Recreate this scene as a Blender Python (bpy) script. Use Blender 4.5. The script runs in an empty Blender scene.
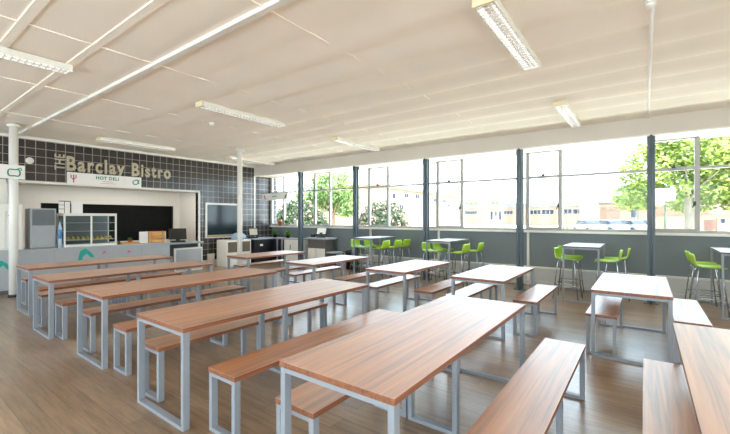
import bpy, bmesh, math, random
from mathutils import Vector, Matrix
random.seed(7)
S = bpy.context.scene
COL = S.collection
PI = math.pi

# ------------------------------------------------------------------ materials
def lin(c):
    out = []
    for v in c:
        v = v / 255.0
        out.append(v / 12.92 if v <= 0.04045 else ((v + 0.055) / 1.055) ** 2.4)
    return (out[0], out[1], out[2], 1.0)

def base_mat(name):
    m = bpy.data.materials.new(name)
    m.use_nodes = True
    nt = m.node_tree
    b = nt.nodes['Principled BSDF']
    return m, nt, b

def mat(name, rgb, rough=0.5, metal=0.0, spec=0.5, vary=0.06, scale=6.0, emit=0.0):
    """plain painted / plastic surface with a faint procedural unevenness"""
    m, nt, b = base_mat(name)
    c = lin(rgb)
    n = nt.nodes.new('ShaderNodeTexNoise'); n.inputs['Scale'].default_value = scale
    n.inputs['Detail'].default_value = 3
    tc = nt.nodes.new('ShaderNodeTexCoord')
    nt.links.new(tc.outputs['Object'], n.inputs['Vector'])
    r = nt.nodes.new('ShaderNodeValToRGB')
    r.color_ramp.elements[0].position = 0.3
    r.color_ramp.elements[1].position = 0.7
    r.color_ramp.elements[0].color = (c[0]*(1-vary), c[1]*(1-vary), c[2]*(1-vary), 1)
    r.color_ramp.elements[1].color = (min(1, c[0]*(1+vary)), min(1, c[1]*(1+vary)), min(1, c[2]*(1+vary)), 1)
    nt.links.new(n.outputs['Fac'], r.inputs['Fac'])
    nt.links.new(r.outputs['Color'], b.inputs['Base Color'])
    b.inputs['Roughness'].default_value = rough
    b.inputs['Metallic'].default_value = metal
    b.inputs['Specular IOR Level'].default_value = spec
    if emit:
        b.inputs['Emission Color'].default_value = (1, 0.95, 0.86, 1)
        b.inputs['Emission Strength'].default_value = emit
    return m

def wood_mat(name, c1, c2, c3, rough, axis='Y', fine=30.0, spec=0.5, coat=0.0):
    m, nt, b = base_mat(name)
    tc = nt.nodes.new('ShaderNodeTexCoord')
    oi = nt.nodes.new('ShaderNodeObjectInfo')
    mul = nt.nodes.new('ShaderNodeMath'); mul.operation = 'MULTIPLY'; mul.inputs[1].default_value = 37.0
    nt.links.new(oi.outputs['Random'], mul.inputs[0])
    add = nt.nodes.new('ShaderNodeVectorMath'); add.operation = 'ADD'
    nt.links.new(tc.outputs['Object'], add.inputs[0]); nt.links.new(mul.outputs[0], add.inputs[1])
    mp = nt.nodes.new('ShaderNodeMapping')
    mp.inputs['Scale'].default_value = {'Y': (fine, 0.9, fine), 'X': (0.9, fine, fine), 'Z': (fine, fine, 0.9)}[axis]
    nt.links.new(add.outputs[0], mp.inputs['Vector'])
    n = nt.nodes.new('ShaderNodeTexNoise'); n.inputs['Scale'].default_value = 1.0
    n.inputs['Detail'].default_value = 6; n.inputs['Roughness'].default_value = 0.6
    n.inputs['Distortion'].default_value = 0.4
    nt.links.new(mp.outputs[0], n.inputs['Vector'])
    r = nt.nodes.new('ShaderNodeValToRGB')
    e = r.color_ramp.elements
    e[0].position = 0.3; e[0].color = lin(c1)
    e[1].position = 0.72; e[1].color = lin(c3)
    x = e.new(0.5); x.color = lin(c2)
    nt.links.new(n.outputs['Fac'], r.inputs['Fac'])
    nt.links.new(r.outputs['Color'], b.inputs['Base Color'])
    b.inputs['Roughness'].default_value = rough
    b.inputs['Specular IOR Level'].default_value = spec
    b.inputs['Coat Weight'].default_value = coat; b.inputs['Coat IOR'].default_value = 3.6; b.inputs['Coat Roughness'].default_value = 0.41
    return m

def floor_mat():
    m, nt, b = base_mat('floor_vinyl_planks')
    tc = nt.nodes.new('ShaderNodeTexCoord')
    br = nt.nodes.new('ShaderNodeTexBrick')
    br.inputs['Scale'].default_value = 1.0
    br.inputs['Brick Width'].default_value = 1.25
    br.inputs['Row Height'].default_value = 0.15
    br.inputs['Mortar Size'].default_value = 0.0018
    br.inputs['Color1'].default_value = lin((172, 143, 112))
    br.inputs['Color2'].default_value = lin((148, 120, 92))
    br.inputs['Mortar'].default_value = lin((112, 92, 72))
    nt.links.new(tc.outputs['Object'], br.inputs['Vector'])
    mp = nt.nodes.new('ShaderNodeMapping'); mp.inputs['Scale'].default_value = (2.2, 26, 1)
    nt.links.new(tc.outputs['Object'], mp.inputs['Vector'])
    n = nt.nodes.new('ShaderNodeTexNoise'); n.inputs['Scale'].default_value = 1; n.inputs['Detail'].default_value = 7
    n.inputs['Roughness'].default_value = 0.68
    nt.links.new(mp.outputs[0], n.inputs['Vector'])
    r = nt.nodes.new('ShaderNodeValToRGB')
    r.color_ramp.elements[0].position = 0.32; r.color_ramp.elements[0].color = (0.60, 0.58, 0.56, 1)
    r.color_ramp.elements[1].position = 0.68; r.color_ramp.elements[1].color = (1.18, 1.16, 1.13, 1)
    nt.links.new(n.outputs['Fac'], r.inputs['Fac'])
    mx = nt.nodes.new('ShaderNodeMix'); mx.data_type = 'RGBA'; mx.blend_type = 'MULTIPLY'
    mx.inputs[0].default_value = 1.0
    nt.links.new(br.outputs['Color'], mx.inputs[6]); nt.links.new(r.outputs['Color'], mx.inputs[7])
    nt.links.new(mx.outputs[2], b.inputs['Base Color'])
    rr = nt.nodes.new('ShaderNodeMapRange')
    rr.inputs['To Min'].default_value = 0.26; rr.inputs['To Max'].default_value = 0.42
    nt.links.new(n.outputs['Fac'], rr.inputs['Value']); nt.links.new(rr.outputs[0], b.inputs['Roughness'])
    b.inputs['Specular IOR Level'].default_value = 0.6
    b.inputs['Coat Weight'].default_value = 0.6; b.inputs['Coat IOR'].default_value = 1.8; b.inputs['Coat Roughness'].default_value = 0.26
    bp = nt.nodes.new('ShaderNodeBump'); bp.inputs['Strength'].default_value = 0.08; bp.inputs['Distance'].default_value = 0.01
    nt.links.new(n.outputs['Fac'], bp.inputs['Height']); nt.links.new(bp.outputs[0], b.inputs['Normal'])
    return m

def tile_mat():
    m, nt, b = base_mat('dark_square_tiles')
    tc = nt.nodes.new('ShaderNodeTexCoord')
    sp = nt.nodes.new('ShaderNodeSeparateXYZ'); cb = nt.nodes.new('ShaderNodeCombineXYZ')
    nt.links.new(tc.outputs['Object'], sp.inputs[0])
    nt.links.new(sp.outputs['Y'], cb.inputs['X']); nt.links.new(sp.outputs['Z'], cb.inputs['Y'])
    ad = nt.nodes.new('ShaderNodeVectorMath'); ad.operation = 'ADD'; ad.inputs[1].default_value = (20.02, 5.03, 0)
    nt.links.new(cb.outputs[0], ad.inputs[0])
    br = nt.nodes.new('ShaderNodeTexBrick'); br.offset = 0.0; br.squash = 1.0
    br.inputs['Scale'].default_value = 1.0
    br.inputs['Brick Width'].default_value = 0.186
    br.inputs['Row Height'].default_value = 0.186
    br.inputs['Mortar Size'].default_value = 0.0055
    br.inputs['Mortar Smooth'].default_value = 0.1
    br.inputs['Color1'].default_value = lin((62, 54, 50))
    br.inputs['Color2'].default_value = lin((50, 45, 45))
    br.inputs['Mortar'].default_value = lin((176, 168, 158))
    nt.links.new(ad.outputs[0], br.inputs['Vector'])
    nt.links.new(br.outputs['Color'], b.inputs['Base Color'])
    b.inputs['Roughness'].default_value = 0.2
    b.inputs['Specular IOR Level'].default_value = 0.6
    bp = nt.nodes.new('ShaderNodeBump'); bp.inputs['Strength'].default_value = 0.3; bp.inputs['Distance'].default_value = 0.003
    bp.invert = True
    nt.links.new(br.outputs['Fac'], bp.inputs['Height']); nt.links.new(bp.outputs[0], b.inputs['Normal'])
    return m

def brick_mat(name, c1, c2, mo, sc=1.0):
    m, nt, b = base_mat(name)
    tc = nt.nodes.new('ShaderNodeTexCoord')
    sp = nt.nodes.new('ShaderNodeSeparateXYZ'); cb = nt.nodes.new('ShaderNodeCombineXYZ')
    nt.links.new(tc.outputs['Object'], sp.inputs[0])
    s = nt.nodes.new('ShaderNodeMath'); s.operation = 'ADD'
    nt.links.new(sp.outputs['X'], s.inputs[0]); nt.links.new(sp.outputs['Y'], s.inputs[1])
    nt.links.new(s.outputs[0], cb.inputs['X']); nt.links.new(sp.outputs['Z'], cb.inputs['Y'])
    br = nt.nodes.new('ShaderNodeTexBrick')
    br.inputs['Scale'].default_value = sc
    br.inputs['Brick Width'].default_value = 0.45; br.inputs['Row Height'].default_value = 0.15
    br.inputs['Mortar Size'].default_value = 0.015
    br.inputs['Color1'].default_value = lin(c1); br.inputs['Color2'].default_value = lin(c2); br.inputs['Mortar'].default_value = lin(mo)
    nt.links.new(cb.outputs[0], br.inputs['Vector']); nt.links.new(br.outputs['Color'], b.inputs['Base Color'])
    b.inputs['Roughness'].default_value = 0.9
    return m

def glass_mat():
    m = bpy.data.materials.new('window_glass'); m.use_nodes = True
    nt = m.node_tree; nt.nodes.clear()
    o = nt.nodes.new('ShaderNodeOutputMaterial')
    t = nt.nodes.new('ShaderNodeBsdfTransparent'); t.inputs[0].default_value = (0.93, 0.95, 0.94, 1)
    g = nt.nodes.new('ShaderNodeBsdfGlossy'); g.inputs['Roughness'].default_value = 0.02
    mx = nt.nodes.new('ShaderNodeMixShader'); mx.inputs[0].default_value = 0.012
    nt.links.new(t.outputs[0], mx.inputs[1]); nt.links.new(g.outputs[0], mx.inputs[2]); nt.links.new(mx.outputs[0], o.inputs[0])
    return m

def leaf_mat(name, a, b_, c, sc=3.0):
    m, nt, b = base_mat(name)
    tc = nt.nodes.new('ShaderNodeTexCoord')
    n = nt.nodes.new('ShaderNodeTexNoise'); n.inputs['Scale'].default_value = sc; n.inputs['Detail'].default_value = 4
    nt.links.new(tc.outputs['Object'], n.inputs['Vector'])
    r = nt.nodes.new('ShaderNodeValToRGB'); e = r.color_ramp.elements
    e[0].position = 0.35; e[0].color = lin(a); e[1].position = 0.65; e[1].color = lin(c)
    x = e.new(0.5); x.color = lin(b_)
    nt.links.new(n.outputs['Fac'], r.inputs['Fac']); nt.links.new(r.outputs['Color'], b.inputs['Base Color'])
    b.inputs['Roughness'].default_value = 0.7
    return m

TUBE = 0.5
M = {}
M['wood'] = wood_mat('walnut_laminate', (122, 66, 26), (186, 112, 50), (216, 146, 76), 0.5, 'Y', 30.0, 0.3, 1.0)
M['hightop'] = wood_mat('pale_grey_laminate', (150, 148, 146), (164, 162, 160), (174, 172, 170), 0.45, 'Y', 30.0, 0.4, 1.0)
M['edge'] = wood_mat('laminate_edge', (104, 62, 42), (140, 86, 58), (160, 100, 68), 0.45)
M['frame'] = mat('silver_grey_steel', (146, 150, 156), 0.35, 0.0, 0.5, 0.03)
M['floor'] = floor_mat()
M['tile'] = tile_mat()
M['ceiling'] = mat('cream_ceiling_boards', (251, 240, 225), 0.8, 0, 0.2, 0.02, 1.5)
M['cream'] = mat('cream_paint', (234, 229, 219), 0.6, 0, 0.3, 0.02, 1.5)
M['beam'] = mat('cream_beam_paint', (216, 206, 192), 0.6, 0, 0.3, 0.02, 1.5)
M['white'] = mat('white_paint', (236, 231, 222), 0.4, 0, 0.4, 0.015, 3)
M['greywall'] = mat('dark_grey_wall_paint', (124, 131, 133), 0.55, 0, 0.3, 0.03, 1.2)
M['palewall'] = mat('pale_grey_lower_wall', (205, 203, 200), 0.6, 0, 0.3, 0.04, 2.5)
M['post'] = mat('blue_grey_steel_post', (94, 106, 113), 0.4, 0, 0.5, 0.04)
M['winframe'] = mat('pale_window_frame', (176, 174, 166), 0.45, 0, 0.4, 0.02)
M['glass'] = glass_mat()
M['black'] = mat('black_plastic', (30, 30, 32), 0.4, 0, 0.5, 0.05)
M['shutter'] = mat('black_roller_shutter', (20, 21, 20), 0.7, 0, 0.15, 0.1)
M['screen'] = mat('dark_glossy_screen', (28, 40, 42), 0.15, 0, 0.5, 0.1, 1)
M['screendark'] = mat('dark_brown_screen', (58, 54, 50), 0.5, 0, 0.3)
M['ledge'] = wood_mat('pale_wood_ledge', (150, 126, 92), (176, 152, 116), (190, 168, 132), 0.4)
M['counter'] = mat('grey_counter_laminate', (172, 173, 175), 0.45, 0, 0.4, 0.02)
M['countertop'] = mat('pale_grey_worktop', (176, 178, 180), 0.35, 0, 0.5, 0.03)
M['teal'] = mat('teal_print', (28, 160, 144), 0.5)
M['green'] = mat('green_print', (40, 140, 96), 0.5)
M['pink'] = mat('pink_print', (216, 92, 120), 0.5)
M['red'] = mat('red_print', (200, 60, 50), 0.5)
M['dark_print'] = mat('dark_grey_print', (70, 70, 66), 0.5)
M['board'] = mat('white_sign_board', (240, 236, 230), 0.45, 0, 0.4, 0.01)
M['gold'] = mat('cut_gold_lettering', (190, 178, 152), 0.4, 0.1, 0.5, 0.03)
M['steelgrey'] = mat('grey_appliance_steel', (168, 172, 174), 0.35, 0.2, 0.5, 0.03)
M['louvre'] = mat('grey_louvre', (118, 122, 124), 0.4, 0.2, 0.5, 0.05)
M['lime'] = mat('lime_green_plastic', (172, 210, 52), 0.35, 0, 0.5, 0.03)
M['chrome'] = mat('chrome_tube', (190, 194, 198), 0.2, 0.85, 0.5, 0.02)
M['yellowcap'] = mat('yellowed_plastic', (228, 214, 176), 0.5)
M['lampbody'] = mat('white_lamp_metal', (238, 234, 222), 0.4, 0, 0.4, 0.01)
M['tube'] = mat('fluorescent_tube', (250, 248, 240), 0.3, 0, 0.5, 0.0, 1, emit=TUBE)
M['alu'] = mat('mirror_louvre', (226, 226, 228), 0.25, 0.5, 0.5, 0.02)
M['crate'] = wood_mat('orange_wood', (190, 128, 66), (218, 158, 92), (232, 178, 112), 0.5, 'Y', 18)
M['terracotta'] = mat('orange_plant_pot', (206, 104, 56), 0.6)
M['leaf'] = leaf_mat('houseplant_leaf', (50, 92, 30), (86, 134, 44), (130, 176, 60), 14)
M['bread'] = mat('sandwich_bread', (214, 178, 96), 0.7, 0, 0.3, 0.2, 30)
M['bluelabel'] = mat('blue_label_plastic', (90, 150, 200), 0.4)
M['paleblue'] = mat('pale_blue_plastic', (176, 194, 214), 0.5, 0, 0.4, 0.08, 12)
M['brownpanel'] = mat('brown_panel', (112, 94, 76), 0.5, 0, 0.4, 0.1)
M['beige'] = mat('beige_plastic', (196, 178, 150), 0.5)
M['drawer'] = mat('dark_taupe_drawer', (100, 94, 90), 0.45)
M['asphalt'] = mat('pale_paving', (212, 206, 196), 0.9, 0, 0.2, 0.08, 0.4)
M['brick'] = brick_mat('pale_red_brick', (128, 100, 80), (138, 110, 90), (142, 128, 114), 0.7)
M['brickdark'] = brick_mat('brown_brick', (104, 80, 62), (116, 90, 70), (120, 104, 90), 0.7)
M['render'] = mat('cream_render', (146, 128, 112), 0.9, 0, 0.2, 0.03, 1)
M['roof'] = mat('pale_grey_roof', (112, 112, 116), 0.7, 0, 0.3, 0.05, 0.6)
M['rooftile'] = mat('pale_terracotta_roof', (132, 104, 86), 0.8, 0, 0.2, 0.08, 3)
M['winglass'] = mat('dull_far_glass', (38, 46, 62), 0.2)
M['farpane'] = mat('matt_far_pane', (34, 38, 50), 0.6, 0, 0.2)
M['farframe'] = mat('far_window_frame', (140, 136, 132), 0.7, 0, 0.2)
M['bark'] = mat('pale_bark', (112, 104, 92), 0.9, 0, 0.2, 0.2, 8)
M['darkbark'] = mat('brown_bark', (120, 98, 76), 0.9, 0, 0.2, 0.2, 8)
M['limeleaf'] = leaf_mat('bright_tree_leaf', (106, 128, 44), (136, 154, 62), (166, 176, 92), 1.5)
M['distleaf'] = leaf_mat('distant_leaf', (78, 96, 50), (96, 114, 64), (114, 128, 78), 1.0)
M['midleaf'] = leaf_mat('mid_green_leaf', (66, 92, 40), (92, 118, 56), (122, 142, 74), 1.5)
M['bushleaf'] = leaf_mat('dark_bush_leaf', (28, 44, 24), (44, 62, 34), (76, 90, 56), 5)
M['blossom'] = leaf_mat('pink_blossom', (150, 96, 96), (170, 124, 120), (190, 160, 150), 6)
M['fence'] = wood_mat('reddish_fence_wood', (104, 68, 56), (124, 88, 74), (140, 106, 90), 0.8, 'Z', 8)
M['carbody'] = mat('silver_car_paint', (150, 152, 156), 0.3, 0.2, 0.5, 0.02)
M['tyre'] = mat('tyre_rubber', (40, 40, 42), 0.8)

# ------------------------------------------------------------------ mesh helper
class MB:
    def __init__(s): s.bm = bmesh.new(); s.mi = 0
    def m(s, i): s.mi = i; return s
    def face(s, vs, smooth=False):
        f = s.bm.faces.new([s.bm.verts.new(v) for v in vs]); f.material_index = s.mi; f.smooth = smooth; return f
    def box(s, x0, x1, y0, y1, z0, z1, bev=0.0, mx=None):
        g = bmesh.ops.create_cube(s.bm, size=1.0)
        vs = g['verts']
        for v in vs:
            v.co = Vector(((x0+x1)/2 + v.co.x*(x1-x0), (y0+y1)/2 + v.co.y*(y1-y0), (z0+z1)/2 + v.co.z*(z1-z0)))
            if mx: v.co = mx @ v.co
        fs = set(f for v in vs for f in v.link_faces)
        for f in fs: f.material_index = s.mi
        if bev:
            es = set(e for v in vs for e in v.link_edges)
            r = bmesh.ops.bevel(s.bm, geom=list(es), offset=bev, segments=2, affect='EDGES', profile=0.5)
            for f in r['faces']: f.material_index = s.mi
        return s
    def tube(s, pts, r, n=8, caps=True, radii=None):
        pts = [Vector(p) for p in pts]; rings = []
        prev = None
        for i, p in enumerate(pts):
            if i == 0: d = pts[1]-pts[0]
            elif i == len(pts)-1: d = pts[-1]-pts[-2]
            else: d = (pts[i+1]-pts[i]).normalized() + (pts[i]-pts[i-1]).normalized()
            d.normalize()
            if prev is None:
                up = Vector((0, 0, 1)) if abs(d.z) < 0.9 else Vector((1, 0, 0))
                a = d.cross(up).normalized()
            else:
                a = prev - d*prev.dot(d); a.normalize()
            prev = a
            b = d.cross(a)
            rr = radii[i] if radii else r
            rings.append([s.bm.verts.new(p + (a*math.cos(2*PI*k/n) + b*math.sin(2*PI*k/n))*rr) for k in range(n)])
        for i in range(len(rings)-1):
            for k in range(n):
                f = s.bm.faces.new((rings[i][k], rings[i][(k+1) % n], rings[i+1][(k+1) % n], rings[i+1][k]))
                f.smooth = True; f.material_index = s.mi
        if caps:
            for rg in (rings[0], rings[-1]):
                f = s.bm.faces.new(rg); f.material_index = s.mi
        return s
    def lathe(s, prof, c=(0, 0, 0), n=20):
        rings = []
        for r, z in prof:
            rings.append([s.bm.verts.new((c[0]+max(r, 1e-4)*math.cos(2*PI*k/n), c[1]+max(r, 1e-4)*math.sin(2*PI*k/n), c[2]+z)) for k in range(n)])
        for i in range(len(rings)-1):
            for k in range(n):
                f = s.bm.faces.new((rings[i][k], rings[i][(k+1) % n], rings[i+1][(k+1) % n], rings[i+1][k]))
                f.smooth = True; f.material_index = s.mi
        for rg in (rings[0], rings[-1]):
            f = s.bm.faces.new(rg); f.material_index = s.mi
        return s
    def prism(s, poly, lo, hi, axis='Z'):
        """extrude a 2-D outline between lo and hi on an axis"""
        def P(a, b, t): return {'Z': (a, b, t), 'X': (t, a, b), 'Y': (a, t, b)}[axis]
        A = [s.bm.verts.new(P(a, b, lo)) for a, b in poly]; B = [s.bm.verts.new(P(a, b, hi)) for a, b in poly]
        n = len(poly); fs = [s.bm.faces.new(A), s.bm.faces.new(B)]
        for i in range(n): fs.append(s.bm.faces.new((A[i], A[(i+1) % n], B[(i+1) % n], B[i])))
        for f in fs: f.material_index = s.mi
        return s
    def leaves(s, c, rad, n, size, shell=0.5, flat=0.0):
        for _ in range(n):
            while True:
                p = Vector((random.uniform(-1, 1), random.uniform(-1, 1), random.uniform(-1, 1)))
                if shell < p.length <= 1: break
            p = Vector((c[0]+p.x*rad[0], c[1]+p.y*rad[1], c[2]+p.z*rad[2]))
            a = Vector((random.gauss(0, 1), random.gauss(0, 1), random.gauss(0, 1))).normalized()
            b = a.orthogonal().normalized()
            k = size*random.uniform(0.6, 1.3)
            s.face([p-a*k*0.6, p+b*k*0.3, p+a*k*0.6, p-b*k*0.3])
        return s
    def obj(s, name, mats, parent=None, loc=None, normals=True):
        if normals: bmesh.ops.recalc_face_normals(s.bm, faces=s.bm.faces[:])
        me = bpy.data.meshes.new(name); s.bm.to_mesh(me); s.bm.free()
        if not isinstance(mats, (list, tuple)): mats = [mats]
        for x in mats: me.materials.append(x)
        o = bpy.data.objects.new(name, me); COL.objects.link(o)
        if parent is not None: o.parent = parent
        if loc is not None: o.location = loc
        return o

def thing(name, label, cat, loc=(0, 0, 0), rz=0.0, group=None):
    o = bpy.data.objects.new(name, None); COL.objects.link(o)
    o.empty_display_size = 0.1
    o.location = loc; o.rotation_euler = (0, 0, rz)
    return tag(o, label, cat, group)
def tag(o, label, cat, group=None):
    o['label'] = label; o['category'] = cat
    if group: o['group'] = group
    return o
def struct(o):
    o['kind'] = 'structure'; return o
def sempty(name):
    o = bpy.data.objects.new(name, None); COL.objects.link(o); o.empty_display_size = 0.1
    return struct(o)
def dup(root, loc, rz=0.0, label=None, group=None):
    r = root.copy(); COL.objects.link(r); r.location = loc; r.rotation_euler = (0, 0, rz)
    if label: r['label'] = label
    if group: r['group'] = group
    for ch in list(root.children):
        c = ch.copy(); COL.objects.link(c); c.parent = r
        for g in list(ch.children):
            d = g.copy(); COL.objects.link(d); d.parent = c
    return r

# ------------------------------------------------------------------ room numbers
XL, XR = -11.3, 4.6         # servery wall, right wall
YB, YF = 9.38, -5.0         # window wall, wall behind the camera
ZC = 3.40
BULK_Y, BULK_Z = 8.55, 3.05
SILL, HEAD = 1.215, 3.10
OY0, OY1, OZ = 2.0, 6.43, 2.38     # servery opening

# floor
b = MB(); b.box(XL-1.6, XR+0.2, YF-0.2, YB+0.25, -0.12, 0.0); struct(b.obj('floor', M['floor']))

# ceiling: boards sagging between battens every 0.6 m
b = MB()
ys = []
y = YF
while y < YB + 0.2:
    ys.append(y); y += 0.05
def cz(y, x):
    u = ((y - 2.15) / 0.6) % 1.0
    t = min(1.0, max(0.0, (y - 1.8) / 2.4)); t = t*t*(3-2*t)
    tx = min(1.0, max(0.0, (x + 11.5) / 5.0))
    A = 0.003 + 0.030*t*(0.35 + 0.65*tx)
    w = (u**1.7)
    return ZC + 0.012 - A*math.sin(PI*w)
xs = [XL, -10.2, -9.1, -8.0, -6.8, -5.75, -4.75, -3.7, -2.7, -1.4, 0.05, 1.2, 2.4, 3.5, XR]
grid = [[b.bm.verts.new((x, y, cz(y, x))) for x in xs] for y in ys]
for i in range(len(ys)-1):
    for j in range(len(xs)-1):
        f = b.bm.faces.new((grid[i][j], grid[i+1][j], grid[i+1][j+1], grid[i][j+1])); f.smooth = True
b.box(XL-0.2, XR+0.2, YF-0.2, YB+0.3, ZC+0.02, ZC+0.25)
struct(b.obj('ceiling', M['ceiling'], normals=False))
# cover strips on the ceiling
n = 1
for yy in (-0.05, 0.95, 1.55):
    b = MB(); b.box(XL, XR, yy-0.04, yy+0.04, ZC-0.003, ZC+0.02); struct(b.obj('trim_%d' % n, M['ceiling'])); n += 1
for xx in (-9.0, -6.8, -4.75, -2.7):
    b = MB(); b.box(xx-0.01, xx+0.01, YF, BULK_Y, ZC-0.002, ZC+0.02); struct(b.obj('trim_%d' % n, M['ceiling'])); n += 1
# surface trunking across the ceiling
tr = MB(); tr.box(XL+0.01, XR, 2.12, 2.18, ZC-0.03, ZC+0.02)
k = XL + 0.5
while k < XR:
    tr.box(k-0.012, k+0.012, 2.115, 2.185, ZC-0.033, ZC+0.01); k += 0.5
struct(tr.obj('trim_%d' % n, M['white'])); n += 1

# window-side bulkhead beam
b = MB(); b.box(XL, XR, BULK_Y, YB+0.1, BULK_Z, ZC+0.02); struct(b.obj('trim_%d' % n, M['beam'])); n += 1
b = MB(); b.box(XL, XR, BULK_Y-0.008, BULK_Y+0.06, BULK_Z-0.018, BULK_Z+0.012); struct(b.obj('trim_%d' % n, M['white'])); n += 1

# window wall (below the sill), pale lower band, heating pipe, sill
b = MB(); b.box(XL, XR, YB, YB+0.2, 0.40, SILL)
b.m(1).box(XL, XR, YB-0.01, YB+0.2, 0, 0.40)
b.m(0).box(XL, XR, YB+0.02, YB+0.2, HEAD, ZC)
struct(b.obj('wall_back', [M['greywall'], M['palewall']]))
b = MB(); b.box(XL, XR, YB-0.05, YB, 0.395, 0.435, 0.006); struct(b.obj('trim_%d' % n, M['cream'])); n += 1
b = MB(); b.box(XL, XR, YB-0.13, YB+0.02, SILL, SILL+0.05, 0.006); struct(b.obj('trim_%d' % n, M['white'])); n += 1
b = MB(); b.box(XL, XR, YB-0.06, YB-0.01, 0.02, 0.1); struct(b.obj('baseboard_back', M['palewall']))

# windows, one per bay
WY = 9.30
posts = [-8.99, -6.72, -4.46, -2.19, 0.09, 2.36]
edges = [-11.22] + posts + [XR-0.03]
def window(i, x0, x1, off):
    w = sempty('window_%d' % i)
    z0, z1, zt = SILL+0.05, HEAD+0.02, 2.48
    m1, m2 = x0, x0 + off
    f = MB()
    f.box(x0+0.03, x1-0.03, WY-0.03, WY+0.05, z0, z0+0.05)
    f.box(x0+0.03, x1-0.03, WY-0.03, WY+0.05, z1-0.06, z1)
    f.box(m1-0.032, m1+0.032, WY-0.045, WY+0.05, z0, z1)
    f.box(m2-0.032, m2+0.032, WY-0.045, WY+0.05, z0, z1)
    f.box(m2+0.03, x1-0.03, WY-0.03, WY+0.05, zt-0.024, zt+0.024)
    f.obj('window_frame', M['winframe'], w)
    s = MB()        # opening lights: upper fanlight and lower casement
    for a0, a1 in ((z0+0.05, zt), (zt, z1-0.06)):
        X0, X1, Y0, Y1 = m1+0.03, m2-0.03, WY-0.04, WY+0.03
        s.box(X0, X0+0.014, Y0, Y1, a0, a1); s.box(X1-0.014, X1, Y0, Y1, a0, a1)
        s.box(X0+0.014, X1-0.014, Y0, Y1, a0, a0+0.03); s.box(X0+0.014, X1-0.014, Y0, Y1, a1-0.03, a1)
    s.obj('casement', M['winframe'], w)
    g = MB(); g.box(m1+0.02, x1-0.02, WY+0.008, WY+0.014, z0+0.02, z1-0.02); g.obj('pane', M['glass'], w)
    h = MB(); h.box(m1+off/2-0.03, m1+off/2+0.03, WY-0.085, WY-0.04, zt+0.02, zt+0.06, 0.006)
    h.tube([(m1+off/2, WY-0.07, zt+0.04), (m1+off/2+0.01, WY-0.09, zt+0.11)], 0.01, 6)
    h.obj('latch', M['black'], w)
    h = MB(); h.box(m2-0.05, m2-0.025, WY-0.08, WY-0.04, 1.78, 1.86, 0.005)
    h.tube([(m2-0.04, WY-0.075, 1.84), (m2-0.075, WY-0.09, 1.74)], 0.011, 6)
    h.obj('window_handle', M['black'], w)
for i in range(len(edges)-1):
    window(i+1, edges[i], edges[i+1], 0.69)

# steel posts in front of the windows, white conduits below the sill
for x in posts:
    b = MB()
    b.box(x-0.06, x+0.06, BULK_Y+0.01, BULK_Y+0.035, 0, BULK_Z+0.01)
    b.box(x-0.06, x+0.06, BULK_Y+0.115, BULK_Y+0.14, 0, BULK_Z+0.01)
    b.box(x-0.03, x+0.03, BULK_Y+0.03, BULK_Y+0.12, 0, BULK_Z+0.01)
    b.tube([(x, BULK_Y-0.012, 0), (x, BULK_Y-0.012, BULK_Z)], 0.022, 10)
    b.box(x-0.11, x+0.11, BULK_Y-0.02, BULK_Y+0.17, 0, 0.015)
    struct(b.obj('trim_%d' % n, M['post'])); n += 1
for x in posts[1:5]:
    b = MB(); b.box(x-0.025, x+0.025, YB-0.045, YB, 0, SILL); struct(b.obj('trim_%d' % n, M['white'])); n += 1

# left wall with the servery opening
b = MB()
T = 0.14
b.box(XL-T, XL, YF, YB+0.2, OZ, ZC+0.02)
b.box(XL-T, XL, YF, OY0, 0.2, OZ)
b.box(XL-T, XL, OY1, YB+0.2, 0.2, OZ)
struct(b.obj('wall_left', M['tile']))
b = MB(); b.box(XL-T, XL+0.015, YF, OY0, 0, 0.2); b.box(XL-T, XL+0.015, OY1, YB+0.2, 0, 0.2); struct(b.obj('baseboard_left', M['white']))
b = MB()
b.box(XL-T-0.01, XL+0.025, OY0-0.02, OY1+0.04, OZ-0.03, OZ+0.02)
b.box(XL-T-0.01, XL+0.025, OY1, OY1+0.06, 0, OZ-0.03)
b.box(XL-T-0.01, XL+0.025, OY0-0.14, OY0, 0, OZ+0.02)
struct(b.obj('trim_%d' % n, M['cream'])); n += 1
b = MB(); b.box(XL, XL+0.02, YF, BULK_Y, ZC-0.05, ZC+0.01); struct(b.obj('trim_%d' % n, M['cream'])); n += 1
b = MB(); b.box(XL, XL+0.02, BULK_Y+0.0, BULK_Y+0.04, 0.2, BULK_Z-0.0); struct(b.obj('trim_%d' % n, M['white'])); n += 1
b = MB(); b.box(XL, XL+0.012, 1.50, 1.55, 1.0, ZC-0.05); struct(b.obj('trim_%d' % n, M['white'])); n += 1
# kitchen recess behind the opening
KX = -12.5
b = MB()
b.box(KX-0.12, KX, -1.5, 2.85, 0, 2.5); b.box(KX-0.12, KX, 6.26, 6.75, 0, 2.5)
b.box(KX-0.12, KX, 2.85, 6.26, 1.94, 2.5); b.box(KX-0.12, KX, 2.85, 6.26, 0, 0.86)
b.box(KX, XL-T, OY1+0.03, OY1+0.15, 0, 2.5)
b.box(KX, XL-T, -1.5, -1.38, 0, 2.5)
b.box(KX-0.12, XL-T, -1.5, OY1+0.15, OZ, 2.5)
struct(b.obj('wall_kitchen', M['cream']))
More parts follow.
